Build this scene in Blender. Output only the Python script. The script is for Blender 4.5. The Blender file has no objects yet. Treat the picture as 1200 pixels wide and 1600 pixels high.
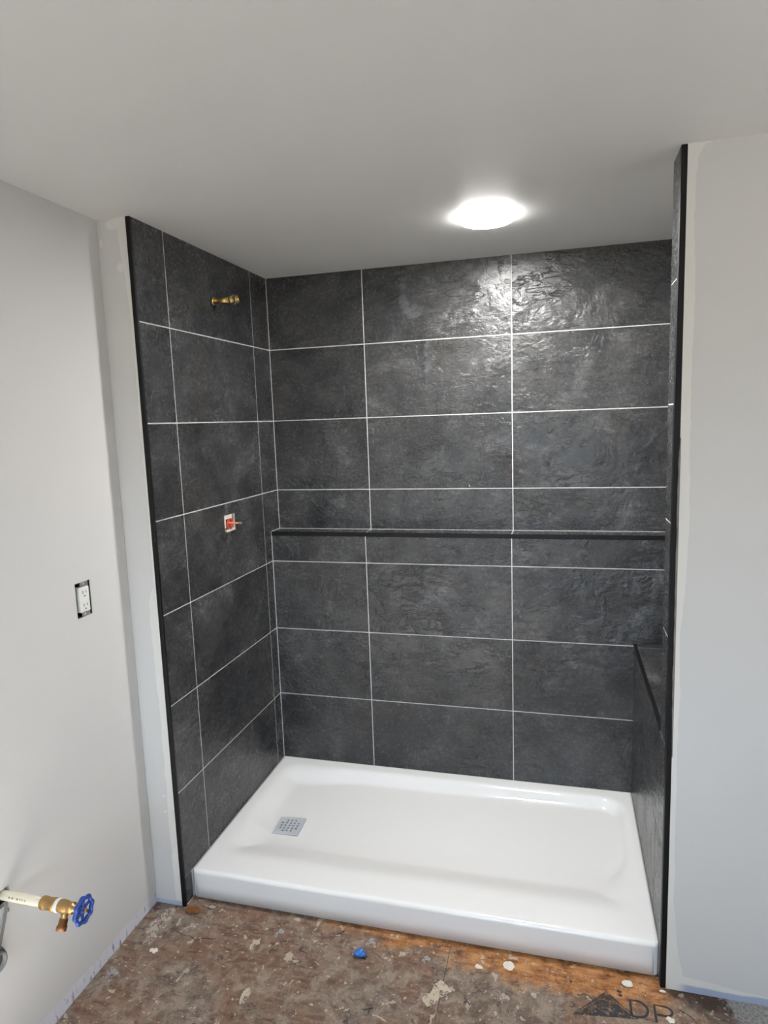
import bpy, bmesh, math, random
from mathutils import Vector, Matrix

C = bpy.context.collection
PI = math.pi
random.seed(7)

# ------------------------------------------------------------------ camera
cam_data = bpy.data.cameras.new('camera')
cam = bpy.data.objects.new('camera', cam_data)
C.objects.link(cam)
RX = Vector((0.96557, 0.25785, -0.03437))
UY = Vector((-0.00219, 0.14018, 0.99012))
FW = Vector((-0.26013, 0.95596, -0.13592))
m = Matrix(((RX.x, UY.x, -FW.x, 1.23940), (RX.y, UY.y, -FW.y, -2.64344),
            (RX.z, UY.z, -FW.z, 1.62373), (0, 0, 0, 1)))
cam.matrix_world = m
cam_data.sensor_fit = 'AUTO'
cam_data.sensor_width = 36.0
cam_data.lens = 1028.268 * 36.0 / 1600.0
cam_data.clip_start = 0.02
bpy.context.scene.camera = cam

# ------------------------------------------------------------------ world, exposure, light levels
SKY = 16.0            # daylight seen through the window behind the camera
DOWNLIGHT = 440.0     # emission of the ceiling lens in the shower
FILL_LIGHT = 4.0     # emission of the unseen fill globe added behind the camera
VANITY = 85.0        # emission of the vanity globe on the right
SUN = 100.0          # sunshine through that window, on the floor behind the camera
EXPOSURE = 0.13

scn = bpy.context.scene
scn.view_settings.view_transform = 'Standard'
scn.view_settings.look = 'None'
scn.view_settings.gamma = 1.0
scn.view_settings.exposure = EXPOSURE
scn.view_settings.use_curve_mapping = False
scn.cycles.max_bounces = 10
scn.cycles.diffuse_bounces = 6
scn.cycles.glossy_bounces = 4
scn.cycles.use_denoising = True
scn.cycles.sample_clamp_indirect = 6.0

world = bpy.data.worlds.new('sky')
scn.world = world
world.use_nodes = True
wn = world.node_tree.nodes
wl = world.node_tree.links
for n in list(wn):
    wn.remove(n)
w_out = wn.new('ShaderNodeOutputWorld')
w_bg = wn.new('ShaderNodeBackground')
w_tc = wn.new('ShaderNodeTexCoord')
w_sep = wn.new('ShaderNodeSeparateXYZ')
w_ramp = wn.new('ShaderNodeValToRGB')
w_map = wn.new('ShaderNodeMapRange')
w_map.inputs['From Min'].default_value = -1
w_map.inputs['From Max'].default_value = 1
wl.new(w_tc.outputs['Generated'], w_sep.inputs[0])
wl.new(w_sep.outputs['Z'], w_map.inputs['Value'])
wl.new(w_map.outputs[0], w_ramp.inputs[0])
wl.new(w_ramp.outputs[0], w_bg.inputs['Color'])
wl.new(w_bg.outputs[0], w_out.inputs['Surface'])
r = w_ramp.color_ramp
r.elements[0].position = 0.0
r.elements[0].color = (0.12, 0.13, 0.11, 1)
r.elements[1].position = 1.0
r.elements[1].color = (0.55, 0.75, 1.0, 1)
e = r.elements.new(0.49); e.color = (0.16, 0.17, 0.15, 1)
e = r.elements.new(0.54); e.color = (0.64, 0.82, 1.0, 1)
w_bg.inputs['Strength'].default_value = SKY
sun_data = bpy.data.lights.new('sun', 'SUN')
sun_data.energy = SUN
sun_data.angle = 0.01
sun_data.color = (1.0, 0.965, 0.925)
sun = bpy.data.objects.new('sun', sun_data)
C.objects.link(sun)
sun.rotation_euler = (math.radians(54), 0, math.radians(14))

# ------------------------------------------------------------------ dimensions (metres, floor z = 0)
CEIL = 2.254
PAN = 0.103          # height of the pan's rim, where the tiling starts
ROW = 0.308
TW = 0.613           # tile pitch along a row
S = 0.090            # depth of the ledge
XL = -0.114          # left drywall plane
WB = 1.515           # right end of pan, face of bench and of the wing wall
XR = 1.93            # far right end of the alcove behind the wing wall
J1 = 0.067           # joint nearest the corner on the left wall, at y = -J1
YL = -0.850          # drywall plane left of the opening
YR = -0.837          # drywall plane right of the opening
LEDGE = 1.159
BENCH = 0.729
A = 0.434            # first upright joint on the back wall
YB, XE = -4.2, 2.75  # rear and right ends of the room
G = 0.0018           # half the width of a grout joint
K = [PAN + ROW * k for k in range(8)]
K[7] = CEIL

# ------------------------------------------------------------------ node helpers
class NT:
    def __init__(s, name):
        s.m = bpy.data.materials.new(name)
        s.m.use_nodes = True
        s.t = s.m.node_tree
        s.n = s.t.nodes
        s.b = s.n['Principled BSDF']
        s.out = s.n['Material Output']
    def new(s, kind, **kw):
        n = s.n.new(kind)
        for k, v in kw.items():
            setattr(n, k, v)
        return n
    def link(s, a, b):
        s.t.links.new(a, b)
    def val(s, sock, v):
        if hasattr(v, 'is_linked'):
            s.link(v, sock)
        else:
            sock.default_value = v
    def math(s, op, a, b=0.0, c=None, clamp=False):
        n = s.new('ShaderNodeMath', operation=op, use_clamp=clamp)
        s.val(n.inputs[0], a); s.val(n.inputs[1], b)
        if c is not None:
            s.val(n.inputs[2], c)
        return n.outputs[0]
    def step(s, x, lo, hi):
        n = s.new('ShaderNodeMapRange', interpolation_type='SMOOTHSTEP')
        s.val(n.inputs[0], x)
        s.val(n.inputs[1], lo); s.val(n.inputs[2], hi)
        n.inputs[3].default_value = 0; n.inputs[4].default_value = 1
        return n.outputs[0]
    def mix(s, f, a, b, mode='MIX'):
        n = s.new('ShaderNodeMix', data_type='RGBA', blend_type=mode)
        s.val(n.inputs[0], f)
        for i, v in ((6, a), (7, b)):
            if isinstance(v, tuple):
                v = v if len(v) == 4 else v + (1,)
            s.val(n.inputs[i], v)
        return n.outputs[2]
    def noise(s, vec, scale, detail=4, rough=0.55, dist=0.0, out=0):
        n = s.new('ShaderNodeTexNoise')
        s.link(vec, n.inputs['Vector'])
        n.inputs['Scale'].default_value = scale
        n.inputs['Detail'].default_value = detail
        n.inputs['Roughness'].default_value = rough
        n.inputs['Distortion'].default_value = dist
        return n.outputs[out]
    def coords(s, scale=(1, 1, 1), loc=(0, 0, 0), rot=(0, 0, 0), vec=None):
        if vec is None:
            vec = s.new('ShaderNodeTexCoord').outputs['Object']
        n = s.new('ShaderNodeMapping')
        s.link(vec, n.inputs[0])
        n.inputs['Scale'].default_value = scale
        n.inputs['Location'].default_value = loc
        n.inputs['Rotation'].default_value = rot
        return n.outputs[0]
    def sep(s, vec):
        n = s.new('ShaderNodeSeparateXYZ')
        s.link(vec, n.inputs[0])
        return n.outputs
    def ramp(s, f, stops):
        n = s.new('ShaderNodeValToRGB')
        s.val(n.inputs[0], f)
        cr = n.color_ramp
        while len(cr.elements) < len(stops):
            cr.elements.new(0.5)
        for el, (p, c) in zip(cr.elements, stops):
            el.position = p
            if not isinstance(c, tuple):
                c = (c, c, c)
            el.color = c + (1,)
        return n.outputs[0]
    def bump(s, h, strength, dist=0.001, prev=None):
        n = s.new('ShaderNodeBump')
        s.link(h, n.inputs['Height'])
        n.inputs['Strength'].default_value = strength
        n.inputs['Distance'].default_value = dist
        if prev is not None:
            s.link(prev, n.inputs['Normal'])
        return n.outputs[0]
    def set(s, **kw):
        for k, v in kw.items():
            k = k.replace('_', ' ')
            sock = s.b.inputs[k]
            if isinstance(v, tuple) and len(v) == 3:
                v = v + (1,)
            s.val(sock, v)
        return s.m

def plain(name, col, rough=0.5, metal=0.0, bump=0.0, bscale=200, vary=0.08, spec=0.5):
    t = NT(name)
    c = t.coords()
    n = t.noise(c, 35, 3)
    f = t.math('MULTIPLY_ADD', n, 2 * vary, 1 - vary)
    colr = t.mix(1.0, col, t.mix(f, (0, 0, 0), (1, 1, 1)), 'MULTIPLY')
    t.set(Base_Color=colr, Roughness=rough, Metallic=metal, Specular_IOR_Level=spec)
    if bump:
        t.set(Normal=t.bump(t.noise(c, bscale, 2), bump))
    return t.m

# ------------------------------------------------------------------ materials
def slate():
    t = NT('slate_tile')
    tc = t.new('ShaderNodeTexCoord')
    oi = t.new('ShaderNodeObjectInfo')
    comb = t.new('ShaderNodeCombineXYZ')
    t.link(t.math('MULTIPLY', oi.outputs['Random'], 37.0), comb.inputs[0])
    t.link(t.math('MULTIPLY', oi.outputs['Random'], 91.0), comb.inputs[1])
    t.link(t.math('MULTIPLY', oi.outputs['Random'], 63.0), comb.inputs[2])
    add = t.new('ShaderNodeVectorMath', operation='ADD')
    t.link(tc.outputs['Object'], add.inputs[0]); t.link(comb.outputs[0], add.inputs[1])
    p = add.outputs[0]
    rot = t.coords(scale=(1.0, 1.0, 1.9), rot=(0, 0.5, 0), vec=p)
    cloud = t.noise(p, 5.0, 5, 0.60, 0.6)
    patch = t.noise(rot, 3.0, 4, 0.55, 1.2)
    mid = t.noise(rot, 22, 6, 0.68, 0.6)
    fine = t.noise(p, 85, 6, 0.72, 0.3)
    f = t.math('MULTIPLY_ADD', cloud, 0.50, t.math('MULTIPLY', fine, 0.07))
    f = t.math('ADD', f, t.math('MULTIPLY', mid, 0.30))
    f = t.math('ADD', f, t.math('MULTIPLY', patch, 0.18))
    col = t.ramp(f, [(0.40, (0.017, 0.0175, 0.019)), (0.52, (0.034, 0.0345, 0.036)),
                     (0.60, (0.056, 0.056, 0.057)), (0.70, (0.120, 0.121, 0.123))])
    brown = t.step(t.noise(p, 3.4, 3, 0.5, 0.8), 0.54, 0.68)
    col = t.mix(t.math('MULTIPLY', brown, 0.30), col, (0.056, 0.050, 0.044))
    # pale bloom where mineral film has dried, in long ragged patches
    bloom = t.step(t.math('ADD', t.noise(t.coords(scale=(1.6, 1.6, 0.9), rot=(0, -0.35, 0), vec=p), 4.0, 5, 0.65, 1.0),
                          t.math('MULTIPLY', t.math('SUBTRACT', mid, 0.5), 0.35)), 0.60, 0.72)
    col = t.mix(t.math('MULTIPLY', bloom, 0.30), col, (0.165, 0.175, 0.185))
    # cleft relief: smooth plates, pitted fields and a few sharp sloping ridges
    field = t.step(t.noise(p, 6.5, 4, 0.6, 0.4), 0.44, 0.60)
    rid = t.noise(t.coords(scale=(1.0, 1.0, 2.4), rot=(0, 0.6, 0), vec=p), 12, 6, 0.62, 1.0)
    ridge = t.math('SUBTRACT', 1.0, t.step(t.math('ABSOLUTE', t.math('SUBTRACT', rid, 0.5)), 0.0, 0.035))
    ridge = t.math('MULTIPLY', ridge, t.step(patch, 0.46, 0.60))
    pits = t.noise(t.coords(scale=(1.0, 1.0, 1.5), rot=(0, 0.5, 0), vec=p), 55, 5, 0.62, 0.5)
    h = t.math('MULTIPLY', mid, t.math('MULTIPLY_ADD', field, 0.55, 0.35))
    h = t.math('ADD', h, t.math('MULTIPLY', t.math('MULTIPLY', pits, t.math('MULTIPLY_ADD', field, 0.85, 0.06)), 0.28))
    h = t.math('ADD', h, t.math('MULTIPLY', ridge, 0.26))
    nrm = t.bump(h, 1.0, 0.0046)
    col = t.mix(t.math('MULTIPLY', ridge, 0.10), col, (0.20, 0.20, 0.20))
    rough = t.math('MULTIPLY_ADD', fine, 0.22, 0.15)
    return t.set(Base_Color=col, Roughness=rough, Normal=nrm, Specular_IOR_Level=0.55)

def drywall(name, side):
    """painted board; raw compound of the side's own outline along the tile trim"""
    t = NT(name)
    o = t.coords()
    xyz = t.sep(o)
    wav = t.noise(t.coords(scale=(0.4, 0.4, 1.0)), 14, 4, 0.6)
    jit = t.math('MULTIPLY', t.math('SUBTRACT', wav, 0.5), 0.016)
    paint = t.mix(t.noise(o, 1.6, 3), (0.585, 0.578, 0.568), (0.625, 0.618, 0.608))
    zz = t.math('DIVIDE', xyz[2], CEIL)
    col = paint
    comp = (0.72, 0.705, 0.668)
    def blob(cx, cz, rx, rz, soft=0.25):
        dx = t.math('DIVIDE', t.math('SUBTRACT', t.math('ADD', xyz[0], jit), cx), rx)
        dz = t.math('DIVIDE', t.math('SUBTRACT', t.math('ADD', xyz[2], jit), cz), rz)
        dd = t.math('ADD', t.math('MULTIPLY', dx, dx), t.math('MULTIPLY', dz, dz))
        return t.math('SUBTRACT', 1.0, t.step(dd, 1 - soft, 1 + soft))
    if side == 'left':
        w = t.ramp(zz, [(0.0, .30), (0.12, .36), (0.30, .32), (0.44, .42), (0.475, .40), (0.50, .12), (0.60, .09),
                        (0.66, .12), (0.82, .10), (0.90, .16), (0.95, .33), (1.0, .40)])
        edge = t.math('SUBTRACT', -0.014, t.math('MULTIPLY', w, 0.075))
        mk = t.step(t.math('ADD', xyz[0], jit), t.math('SUBTRACT', edge, .0012), t.math('ADD', edge, .0012))
        for b in ((-0.058, 2.237, 0.026, 0.016), (-0.047, 2.11, 0.011, 0.014), (-0.105, 2.185, 0.006, 0.012),
                  (-0.052, 0.40, 0.006, 0.005), (-0.05, 0.345, 0.007, 0.004)):
            mk = t.math('MAXIMUM', mk, blob(*b))
        col = t.mix(t.math('MULTIPLY', mk, 0.9), paint, comp)
        low = t.math('SUBTRACT', 1.0, t.step(t.math('ADD', xyz[2], t.math('MULTIPLY', jit, 2.0)), 0.010, 0.020))
        col = t.mix(low, col, (0.42, 0.46, 0.60))
    elif side == 'right':
        w = t.ramp(zz, [(0.0, .60), (0.03, .55), (0.06, .34), (0.13, .20), (0.30, .16), (0.40, .22), (0.46, .14), (0.52, .30),
                        (0.60, .34), (0.74, .30), (0.84, .34), (0.93, .24), (0.985, .30), (1.0, .55)])
        edge = t.math('MULTIPLY_ADD', w, 0.075, 1.529)
        mk = t.math('SUBTRACT', 1.0, t.step(t.math('ADD', xyz[0], jit), t.math('SUBTRACT', edge, .0012), t.math('ADD', edge, .0012)))
        slope = t.math('MULTIPLY_ADD', t.math('SUBTRACT', xyz[0], 1.53), -0.10, 0.052)
        lowm = t.math('SUBTRACT', 1.0, t.step(t.math('SUBTRACT', t.math('ADD', xyz[2], jit), slope), -0.003, 0.003))
        mk = t.math('MAXIMUM', mk, lowm)
        topm = t.step(t.math('SUBTRACT', t.math('ADD', xyz[2], jit), t.math('MULTIPLY_ADD', t.math('SUBTRACT', xyz[0], 1.53), 0.22, CEIL - 0.012)), -.002, .002)
        mk = t.math('MAXIMUM', mk, topm)
        col = t.mix(t.math('MULTIPLY', mk, 0.85), paint, comp)
        blue = t.math('SUBTRACT', 1.0, t.step(t.math('ADD', xyz[2], t.math('MULTIPLY', jit, 1.4)), 0.018, 0.026))
        blue = t.math('MULTIPLY', blue, t.step(xyz[0], 1.555, 1.59))
        col = t.mix(blue, col, (0.34, 0.39, 0.52))
    elif side == 'drywall_side':
        low = t.math('ADD', xyz[2], t.math('MULTIPLY', t.math('SUBTRACT', t.noise(o, 9, 4), 0.5), 0.035))
        low = t.math('SUBTRACT', 1.0, t.step(low, 0.040, 0.046))
        white = t.mix(t.noise(o, 20, 3), (0.60, 0.60, 0.66), (0.70, 0.70, 0.74))
        scr = t.noise(t.coords(scale=(1, 1, 0.22)), 95, 3, 0.6)
        scr = t.math('MULTIPLY', t.step(scr, 0.56, 0.66), t.math('SUBTRACT', 1.0, t.step(xyz[2], 0.015, 0.050)))
        white = t.mix(t.math('MULTIPLY', scr, 0.8), white, (0.10, 0.11, 0.18))
        col = t.mix(low, paint, white)
    o2 = t.noise(o, 150, 3, 0.6)
    return t.set(Base_Color=col, Roughness=0.62, Specular_IOR_Level=0.35, Normal=t.bump(o2, 0.10, 0.0015))

def ceiling_paint():
    t = NT('ceiling_paint')
    o = t.coords()
    xyz = t.sep(o)
    col = t.mix(t.noise(o, 1.3, 3), (0.645, 0.638, 0.628), (0.685, 0.678, 0.668))
    dx = t.math('DIVIDE', t.math('SUBTRACT', xyz[0], 0.30), 0.13)
    dy = t.math('DIVIDE', t.math('SUBTRACT', t.math('MULTIPLY_ADD', xyz[0], 0.05, xyz[1]), -0.43), 0.035)
    dd = t.math('ADD', t.math('MULTIPLY', dx, dx), t.math('MULTIPLY', dy, dy))
    mk = t.math('SUBTRACT', 1.0, t.step(t.math('ADD', dd, t.math('MULTIPLY', t.noise(o, 18, 3), 1.4)), 0.7, 1.7))
    col = t.mix(t.math('MULTIPLY', mk, 0.35), col, (0.70, 0.69, 0.66))
    return t.set(Base_Color=col, Roughness=0.5, Specular_IOR_Level=0.3, Normal=t.bump(t.noise(o, 130, 3, 0.6), 0.10, 0.0015))

def subfloor():
    t = NT('stained_subfloor')
    o = t.coords()
    xyz = t.sep(o)
    warp = t.noise(o, 5, 5, 0.65, 1.0)
    big = t.noise(o, 3.6, 6, 0.62, 0.5)
    mid = t.noise(o, 17, 7, 0.72, 0.5)
    fine = t.noise(o, 120, 6, 0.78)
    grit = t.noise(o, 320, 3, 0.7)
    # wood strands of the board, worn and only half showing
    st1 = t.noise(t.coords(scale=(16, 60, 1), rot=(0, 0, 0.45)), 1.0, 3, 0.6, 0.3)
    st2 = t.noise(t.coords(scale=(55, 18, 1), rot=(0, 0, -0.35)), 1.0, 3, 0.6, 0.3)
    strands = t.mix(t.step(mid, 0.45, 0.55), st1, st2)
    base = t.ramp(strands, [(0.30, (0.100, 0.055, 0.038)), (0.48, (0.175, 0.105, 0.072)), (0.60, (0.235, 0.150, 0.105)), (0.75, (0.31, 0.215, 0.155))])
    dirt = t.step(t.math('ADD', big, t.math('MULTIPLY', t.math('SUBTRACT', mid, 0.5), 0.9)), 0.36, 0.60)
    grime = t.mix(t.step(mid, 0.35, 0.65), (0.105, 0.084, 0.068), (0.330, 0.272, 0.218))
    col = t.mix(t.math('MULTIPLY', dirt, 0.80), base, grime)
    red = t.step(t.math('ADD', t.noise(t.coords(loc=(3, 1, 0)), 5.0, 5, 0.65, 0.5), t.math('MULTIPLY', t.math('SUBTRACT', mid, 0.5), 0.4)), 0.50, 0.66)
    red = t.math('MULTIPLY', red, t.math('SUBTRACT', 1.0, t.step(xyz[0], 0.40, 0.75)))
    col = t.mix(t.math('MULTIPLY', red, 0.65), col, (0.200, 0.098, 0.064))
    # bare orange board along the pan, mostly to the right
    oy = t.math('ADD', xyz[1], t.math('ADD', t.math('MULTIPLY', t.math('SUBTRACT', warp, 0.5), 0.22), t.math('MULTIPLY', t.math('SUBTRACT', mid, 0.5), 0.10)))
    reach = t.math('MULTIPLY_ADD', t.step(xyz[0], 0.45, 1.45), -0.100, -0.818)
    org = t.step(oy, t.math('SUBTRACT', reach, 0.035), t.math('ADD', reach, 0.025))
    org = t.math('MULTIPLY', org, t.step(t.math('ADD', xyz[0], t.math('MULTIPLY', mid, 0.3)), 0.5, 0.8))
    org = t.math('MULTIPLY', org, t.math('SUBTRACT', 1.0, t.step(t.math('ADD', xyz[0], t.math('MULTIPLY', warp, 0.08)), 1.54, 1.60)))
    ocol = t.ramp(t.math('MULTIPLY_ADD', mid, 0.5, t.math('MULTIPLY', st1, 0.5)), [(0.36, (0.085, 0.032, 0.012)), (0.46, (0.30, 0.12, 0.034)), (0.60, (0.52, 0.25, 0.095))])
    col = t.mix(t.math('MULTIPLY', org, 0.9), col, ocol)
    # dark scuffs
    sc = t.step(t.noise(t.coords(scale=(1, 1.6, 1), rot=(0, 0, 0.2)), 34, 7, 0.8, 0.8), 0.53, 0.60)
    sc = t.math('MULTIPLY', sc, t.step(t.noise(o, 7, 3), 0.46, 0.60))
    col = t.mix(t.math('MULTIPLY', sc, 0.80), col, (0.040, 0.033, 0.030))
    # dark glue beside the right wall, grey dust at the far right
    dk = t.math('MULTIPLY', t.step(t.math('ADD', xyz[0], t.math('MULTIPLY', mid, 0.10)), 1.575, 1.60), t.step(oy, -0.91, -0.88))
    col = t.mix(t.math('MULTIPLY', dk, 0.85), col, (0.060, 0.040, 0.030))
    dust_bounce = t.mix(t.step(fine, 0.35, 0.65), (0.22, 0.215, 0.205), (0.42, 0.41, 0.395))
    gr = t.step(t.math('ADD', xyz[0], t.math('MULTIPLY', t.math('SUBTRACT', mid, 0.5), 0.25)), 1.655, 1.70)
    far = t.math('SUBTRACT', 1.0, t.step(t.math('ADD', xyz[1], t.math('MULTIPLY', t.math('SUBTRACT', mid, 0.5), 0.3)), -1.80, -1.50))  # unseen floor behind the camera greyed as well, to bounce neutral light upward
    col = t.mix(t.math('MAXIMUM', gr, far), col, dust_bounce)
    # pale dried flecks of many sizes
    for sc_, lo, k_ in ((24, 0.645, 0.75), (52, 0.655, 0.80), (110, 0.65, 0.65)):
        sp = t.step(t.noise(t.coords(loc=(sc_, 2, 0)), sc_, 3, 0.55, 0.3), lo, lo + 0.03)
        col = t.mix(t.math('MULTIPLY', sp, k_), col, (0.50, 0.43, 0.355))
    f = t.math('MULTIPLY_ADD', fine, 1.7, 0.15)
    col = t.mix(1.0, col, t.mix(f, (0, 0, 0), (1, 1, 1)), 'MULTIPLY')
    gk = t.step(grit, 0.60, 0.72)
    col = t.mix(t.math('MULTIPLY', gk, 0.35), col, (0.42, 0.37, 0.31))
    h = t.math('MULTIPLY_ADD', mid, 0.9, t.math('MULTIPLY', fine, 0.5))
    return t.set(Base_Color=col, Roughness=0.75, Specular_IOR_Level=0.3, Normal=t.bump(h, 0.8, 0.004))

def splat_mat(name, a, b, worn=0.0):
    t = NT(name)
    o = t.coords()
    n = t.noise(o, 90, 4, 0.7)
    t.set(Base_Color=t.mix(n, a, b), Roughness=0.85, Normal=t.bump(n, 0.5, 0.002), Specular_IOR_Level=0.2)
    if worn:
        w = t.math('ADD', t.math('MULTIPLY', t.noise(o, 38, 6, 0.75), 0.65), t.math('MULTIPLY', t.noise(o, 170, 4, 0.7), 0.35))
        tr = t.new('ShaderNodeBsdfTransparent'); mx = t.new('ShaderNodeMixShader')
        t.link(t.step(w, 0.5 + .2 * (0.5 - worn) - .03, 0.5 + .2 * (0.5 - worn) + .03), mx.inputs[0])
        t.link(t.b.outputs[0], mx.inputs[1]); t.link(tr.outputs[0], mx.inputs[2])
        t.link(mx.outputs[0], t.out.inputs['Surface'])
    return t.m

def glow(name, col, strength):
    t = NT(name)
    t.set(Base_Color=(0.9, 0.9, 0.9), Emission_Color=col, Emission_Strength=strength, Roughness=0.4)
    return t.m

def window_glass():
    t = NT('window_glass')
    tr = t.new('ShaderNodeBsdfTransparent'); gl = t.new('ShaderNodeBsdfGlossy'); mx = t.new('ShaderNodeMixShader')
    fr = t.new('ShaderNodeFresnel'); fr.inputs[0].default_value = 1.45
    gl.inputs['Roughness'].default_value = 0.02
    t.link(fr.outputs[0], mx.inputs[0]); t.link(tr.outputs[0], mx.inputs[1]); t.link(gl.outputs[0], mx.inputs[2])
    t.link(mx.outputs[0], t.out.inputs['Surface'])
    return t.m

def stamp_ink():
    """worn black ink: rubbed away in flecks"""
    t = NT('worn_black_ink')
    o = t.coords()
    n = t.math('ADD', t.math('MULTIPLY', t.noise(o, 45, 6, 0.75), 0.6), t.math('MULTIPLY', t.noise(o, 160, 4, 0.7), 0.4))
    hole = t.step(n, 0.49, 0.56)
    tr = t.new('ShaderNodeBsdfTransparent'); mx = t.new('ShaderNodeMixShader')
    t.set(Base_Color=(0.028, 0.027, 0.028), Roughness=0.7)
    t.link(hole, mx.inputs[0]); t.link(t.b.outputs[0], mx.inputs[1]); t.link(tr.outputs[0], mx.inputs[2])
    t.link(mx.outputs[0], t.out.inputs['Surface'])
    return t.m

def printed_pipe():
    t = NT('cream_pipe')
    o = t.coords()
    xyz = t.sep(o)
    v = t.noise(t.coords(scale=(1.0, 0.5, 0.5)), 260, 2, 0.6)
    band = t.math('MULTIPLY', t.step(xyz[2], 0.002, 0.004), t.math('SUBTRACT', 1.0, t.step(xyz[2], 0.006, 0.008)))
    face = t.math('LESS_THAN', xyz[1], 0.0)
    span = t.math('MULTIPLY', t.step(xyz[0], 0.018, 0.022), t.math('SUBTRACT', 1.0, t.step(xyz[0], 0.075, 0.085)))
    mk = t.math('MULTIPLY', t.math('MULTIPLY', band, face), t.math('MULTIPLY', span, t.step(v, 0.5, 0.54)))
    col = t.mix(t.math('MULTIPLY', mk, 0.85), (0.74, 0.68, 0.53), (0.08, 0.07, 0.06))
    return t.set(Base_Color=col, Roughness=0.35)

M = dict(
    tile=slate(),
    grout=plain('white_grout', (0.62, 0.615, 0.60), 0.85, bump=0.2, vary=0.06),
    drywall_left=drywall('drywall_left_of_opening', 'left'),
    drywall_right=drywall('drywall_right_of_opening', 'right'),
    drywall_side=drywall('drywall_side_wall', 'drywall_side'),
    drywall=drywall('drywall_plain', 'plain'),
    ceiling=ceiling_paint(),
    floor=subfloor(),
    black=plain('black_trim', (0.005, 0.005, 0.0055), 0.5, vary=0.1, spec=0.25),
    mortar=plain('grey_mortar', (0.20, 0.18, 0.16), 0.9, bump=0.8, bscale=120, vary=0.5),
    acrylic=plain('white_acrylic', (0.87, 0.865, 0.855), 0.16, vary=0.008),
    dark=plain('dark_cavity', (0.012, 0.012, 0.012), 0.8),
    brass=plain('raw_brass', (0.60, 0.43, 0.17), 0.32, 1.0, vary=0.25),
    oldbrass=plain('dull_brass', (0.46, 0.29, 0.12), 0.42, 1.0, vary=0.4),
    copper=plain('tarnished_bronze', (0.30, 0.15, 0.07), 0.5, 0.9, vary=0.4),
    blue=plain('blue_enamel', (0.012, 0.050, 0.26), 0.35, vary=0.12),
    tape=plain('white_thread_tape', (0.75, 0.75, 0.72), 0.6),
    pipe=printed_pipe(),
    white_plastic=plain('white_plastic', (0.78, 0.78, 0.75), 0.35, vary=0.02),
    steel=plain('brushed_steel', (0.74, 0.76, 0.80), 0.40, 0.30, vary=0.04),
    zinc=plain('zinc', (0.55, 0.55, 0.52), 0.42, 0.9, vary=0.3),
    yellow=plain('yellowed_zinc', (0.55, 0.45, 0.10), 0.5, 0.5, vary=0.3),
    red=plain('red_plastic', (0.62, 0.045, 0.035), 0.35),
    orange=plain('orange_plastic', (0.62, 0.17, 0.06), 0.4),
    guard=splat_mat('plaster_smeared_plastic', (0.42, 0.40, 0.34), (0.75, 0.72, 0.62)),
    grey=plain('grey_plastic', (0.20, 0.20, 0.20), 0.55, vary=0.3),
    grey_dark=plain('dark_grey_metal', (0.10, 0.10, 0.105), 0.5, 0.3, vary=0.3),
    cream=splat_mat('dried_cream_compound', (0.40, 0.33, 0.25), (0.60, 0.53, 0.42), 0.30),
    white_chip=splat_mat('dried_white_compound', (0.58, 0.54, 0.47), (0.80, 0.76, 0.69)),
    pink=splat_mat('pinkish_compound', (0.32, 0.26, 0.215), (0.55, 0.47, 0.40), 0.50),
    greyspot=splat_mat('grey_compound', (0.26, 0.24, 0.23), (0.42, 0.40, 0.39), 0.45),
    wood_chunk=splat_mat('orange_wood', (0.07, 0.032, 0.014), (0.30, 0.12, 0.035), 0.2),
    ink=stamp_ink(),
    solid_ink=plain('black_ink', (0.022, 0.021, 0.022), 0.7, vary=0.3),
    bluescrap=plain('blue_film', (0.03, 0.16, 0.52), 0.25, vary=0.5),
    lens=glow('downlight_lens', (1.0, 0.985, 0.965, 1), DOWNLIGHT),
    fill_lens=glow('fill_globe_lens', (1.0, 0.93, 0.84, 1), FILL_LIGHT),
    globe=glow('vanity_globe', (1.0, 0.94, 0.89, 1), VANITY),
    rim=glow('downlight_bloom', (1.0, 0.985, 0.965, 1), 34.0),
    ring=plain('white_trim_ring', (0.8, 0.8, 0.8), 0.4, vary=0.01),
    glass=window_glass(),
)

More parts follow.
